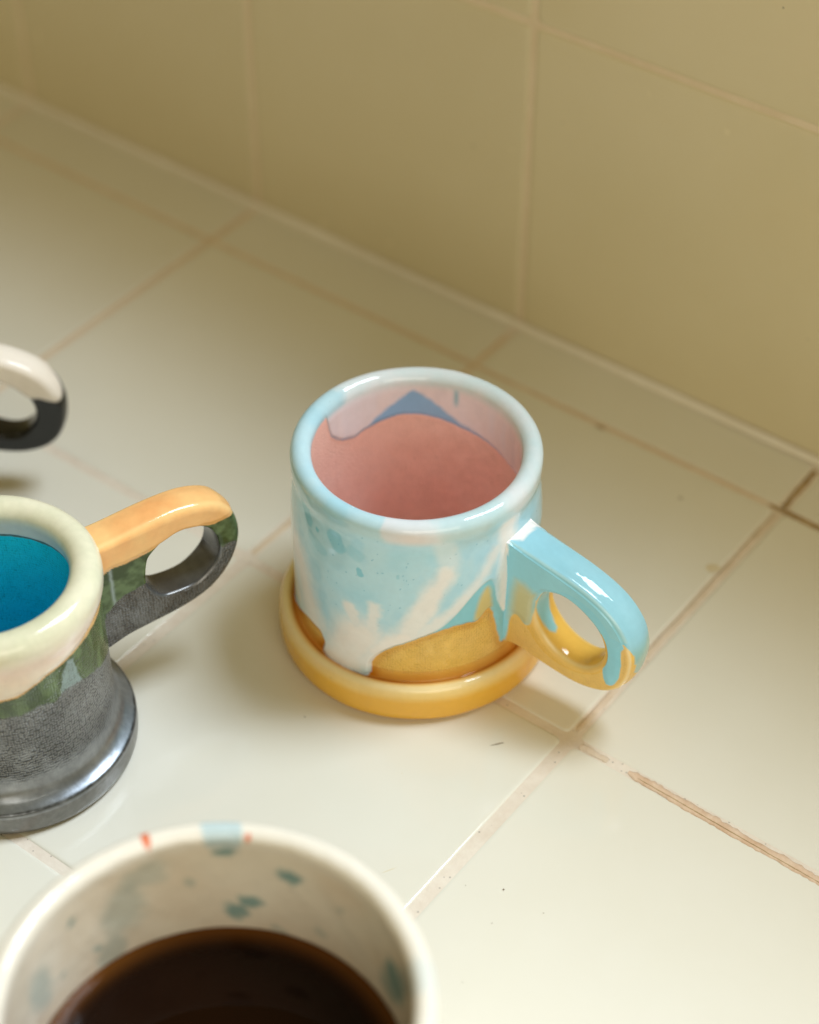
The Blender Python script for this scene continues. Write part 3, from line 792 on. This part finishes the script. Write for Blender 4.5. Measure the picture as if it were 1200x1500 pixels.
# ---- the black mug with the white topped handle, mostly out of frame ---------------------
def black_colour(th, r, z, side, P):
    nf = fbm(P, 60, 3, 52); n = fbm(P, 10, 3, 51)
    g = z - .40 - .05 * np.sin(np.radians(3 * th)) + .004 * nf
    c = mix(np.broadcast_to(lin(18, 19, 19), P.shape), lin(236, 230, 220), sstep(-.002, .002, g))
    inn = np.broadcast_to(lin(232, 226, 214), P.shape)
    c = np.where((side > 0)[..., None], c, inn)
    return dict(glaze=c, metal=0 * z, weave=.2 + 0 * z, disp=np.where(side > 0, .005 * sstep(-.002, .012, g), 0))
def black_handle(s, z, n, P, outer, holew):
    nf = fbm(P, 40, 3, 62); nn = fbm(P, 12, 3, 63)
    zb = np.interp(s, [.25, .45, .52, .57, .60, .64], [.30, .315, .318, .322, .312, .31])
    zb = zb + .055 * sstep(.02, -.03, n) * sstep(.55, .60, s)
    g = z - zb + .003 * nf
    bl = mix(np.broadcast_to(lin(15, 16, 16), P.shape), lin(30, 33, 33), np.clip(.4 + nn, 0, 1))
    bl = mix(bl, lin(120, 132, 150), .8 * sstep(-.075, -.01, g) * sstep(.01, -.02, n) * sstep(.57, .60, s))  # bluish sheen painted on the far side of the outer end
    wh = mix(np.broadcast_to(lin(238, 230, 220), P.shape), lin(232, 222, 210), np.clip(.5 + nn, 0, 1))
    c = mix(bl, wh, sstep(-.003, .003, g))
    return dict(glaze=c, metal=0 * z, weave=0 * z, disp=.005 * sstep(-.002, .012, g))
M_BLACK = glaze_mat('black_and_white_glaze', .10, .08)
mug4 = empty('mug', (-.060, -1.638, .0012), 'glossy black mug with a white topped handle at the left edge of the photo', 'mug', 'handmade mugs with a ring handle')
prof4 = mug_profile(.3300, .110, .2785, .2765, (.2865, .5655), .0245, .2385, .085)
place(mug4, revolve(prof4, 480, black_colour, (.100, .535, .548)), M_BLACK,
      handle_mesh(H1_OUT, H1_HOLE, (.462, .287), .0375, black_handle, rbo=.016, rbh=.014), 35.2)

# ---- the wide cream cup with coffee -------------------------------------------------------
TEAL = lin(112, 156, 156)
def cream_colour(th, r, z, side, P):
    th = wrap(th, -20.0)
    nf = fbm(P, 45, 3, 72); n = fbm(P, 9, 4, 71); nm = fbm(P, 20, 3, 73)
    K = math.radians(1) * .36
    c = mix(np.broadcast_to(lin(238, 230, 214), P.shape), lin(232, 218, 198), np.clip(.4 + n, 0, 1))
    u, v = th * K + .016 * nm + .010 * nf, z + .014 * nm + .009 * nf
    for a, zz, ra, rz, am in ((107.4, .530, 5.0, .020, 1), (125.5, .392, 3.6, .026, .95), (121.0, .425, 4.2, .018, .95), (90, .498, 2.2, .012, .4), (98, .387, 3.0, .012, .3), (61.5, .455, 7, .05, 1), (67, .40, 5, .03, .6),
                              (54, .52, 5, .05, .6), (126.6, .572, 4.5, .018, 1), (152, .545, 9, .040, .35), (160, .47, 8, .07, .4), (166, .36, 6, .06, .45), (139, .49, 2.0, .012, .4), (171, .404, 1.2, .01, .6),
                              (185, .416, 1.5, .01, .6), (178, .53, 1.5, .015, .8), (195, .45, 6, .06, .5), (20, .5, 8, .05, .8), (300, .45, 9, .05, .9), (250, .4, 7, .06, .8), (112, .345, 2.5, .008, .35), (150, .33, 2, .012, .5)):
        d = np.hypot((u - a * K) / (ra * K), (v - zz) / rz)
        c = mix(c, TEAL, am * .85 * sstep(1.3, .55, d) * (side < 0))
        c = mix(c, TEAL, am * sstep(1.15, .75, np.hypot((u - (a + 37) % 340 * K) / (ra * K), (v - zz * .8) / rz)) * (side > 0))
    rimw = sstep(.575, .600, z)
    c = mix(c, lin(240, 234, 222), rimw)
    c = mix(c, lin(192, 214, 220), .9 * rimw * sstep(6.0, 4.6, np.abs(th - 127.0 + 2 * nf)))
    c = mix(c, lin(192, 214, 220), .35 * rimw * sstep(7.0, 3.6, np.abs(th - 45.0 + 2 * nf)))
    red = lin(226, 112, 66)
    dd = np.hypot((th - 149.3 + .3 * nf) / (1.25 - 10 * np.clip(.60 - z, 0, .06)), (r - .379) / .022)
    c = mix(c, red, sstep(1.1, .8, dd) * (z > .57))
    dd = np.hypot((th - 119.6) * K / .0058, (r - .362) / .008 + (z - .612) / .03)
    c = mix(c, red, sstep(1.1, .7, dd) * (side < 0) * (z > .58))
    return dict(glaze=np.clip(c, 0, 1), metal=0 * z, weave=0 * z, disp=0 * z + .0018 * nm * (side < 0))
M_CREAM = glaze_mat('cream_speckled_glaze', .12, .06)
cup = empty('cup', (2.1023, -2.5559, .0012), 'wide cream cup with teal blotches inside and two red spots on its rim', 'cup')
prof3 = mug_profile(.36, .06, .355, .384, (.4004, .6000), .0225, .3560, .10, .0)
prof3 = [q for q in prof3]
place(cup, revolve(prof3, 700, cream_colour, (.055, .570, .575)), M_CREAM)

# the coffee in it: a liquid body with a small meniscus at the wall
def coffee():
    zc, R0 = .334, .3535
    prof = [(0, .14), (.20, .14), (.30, .18), (R0 - .003, .26), (R0, zc + .004), (R0 - .003, zc + .0035), (R0 - .009, zc + .001), (R0 - .02, zc)] + [(x, zc) for x in np.linspace(R0 - .035, 0, 24)]
    pr = np.array(prof); nu = 160; th = np.linspace(-np.pi, np.pi, nu, endpoint=False)
    P = np.stack([pr[:, 0][:, None] * np.cos(th), pr[:, 0][:, None] * np.sin(th), np.repeat(pr[:, 1][:, None], nu, 1)], -1)
    k = sstep(R0 - .060, R0 - .002, np.hypot(P[..., 0], P[..., 1]))
    c = mix(np.broadcast_to(np.array([.0085, .0024, .0009]), P.shape), np.array([.115, .040, .007]), k ** 2.2)
    me = grid_mesh('coffee', P, None, True, False, {'glaze': c})
    mt, nt, N, L, bs = new_mat('black_coffee')
    at = N.new('ShaderNodeAttribute'); at.attribute_name = 'glaze'
    L.new(at.outputs['Color'], bs.inputs['Base Color'])
    bs.inputs['Roughness'].default_value = .03; bs.inputs['IOR'].default_value = 1.333; bs.inputs['Specular IOR Level'].default_value = .26
    o = link('coffee', me, mt)
    o.location = Vector((2.1023, -2.5559, .0012)) * U
    o['label'] = 'black coffee with an amber edge filling the wide cream cup'; o['category'] = 'coffee'
coffee()
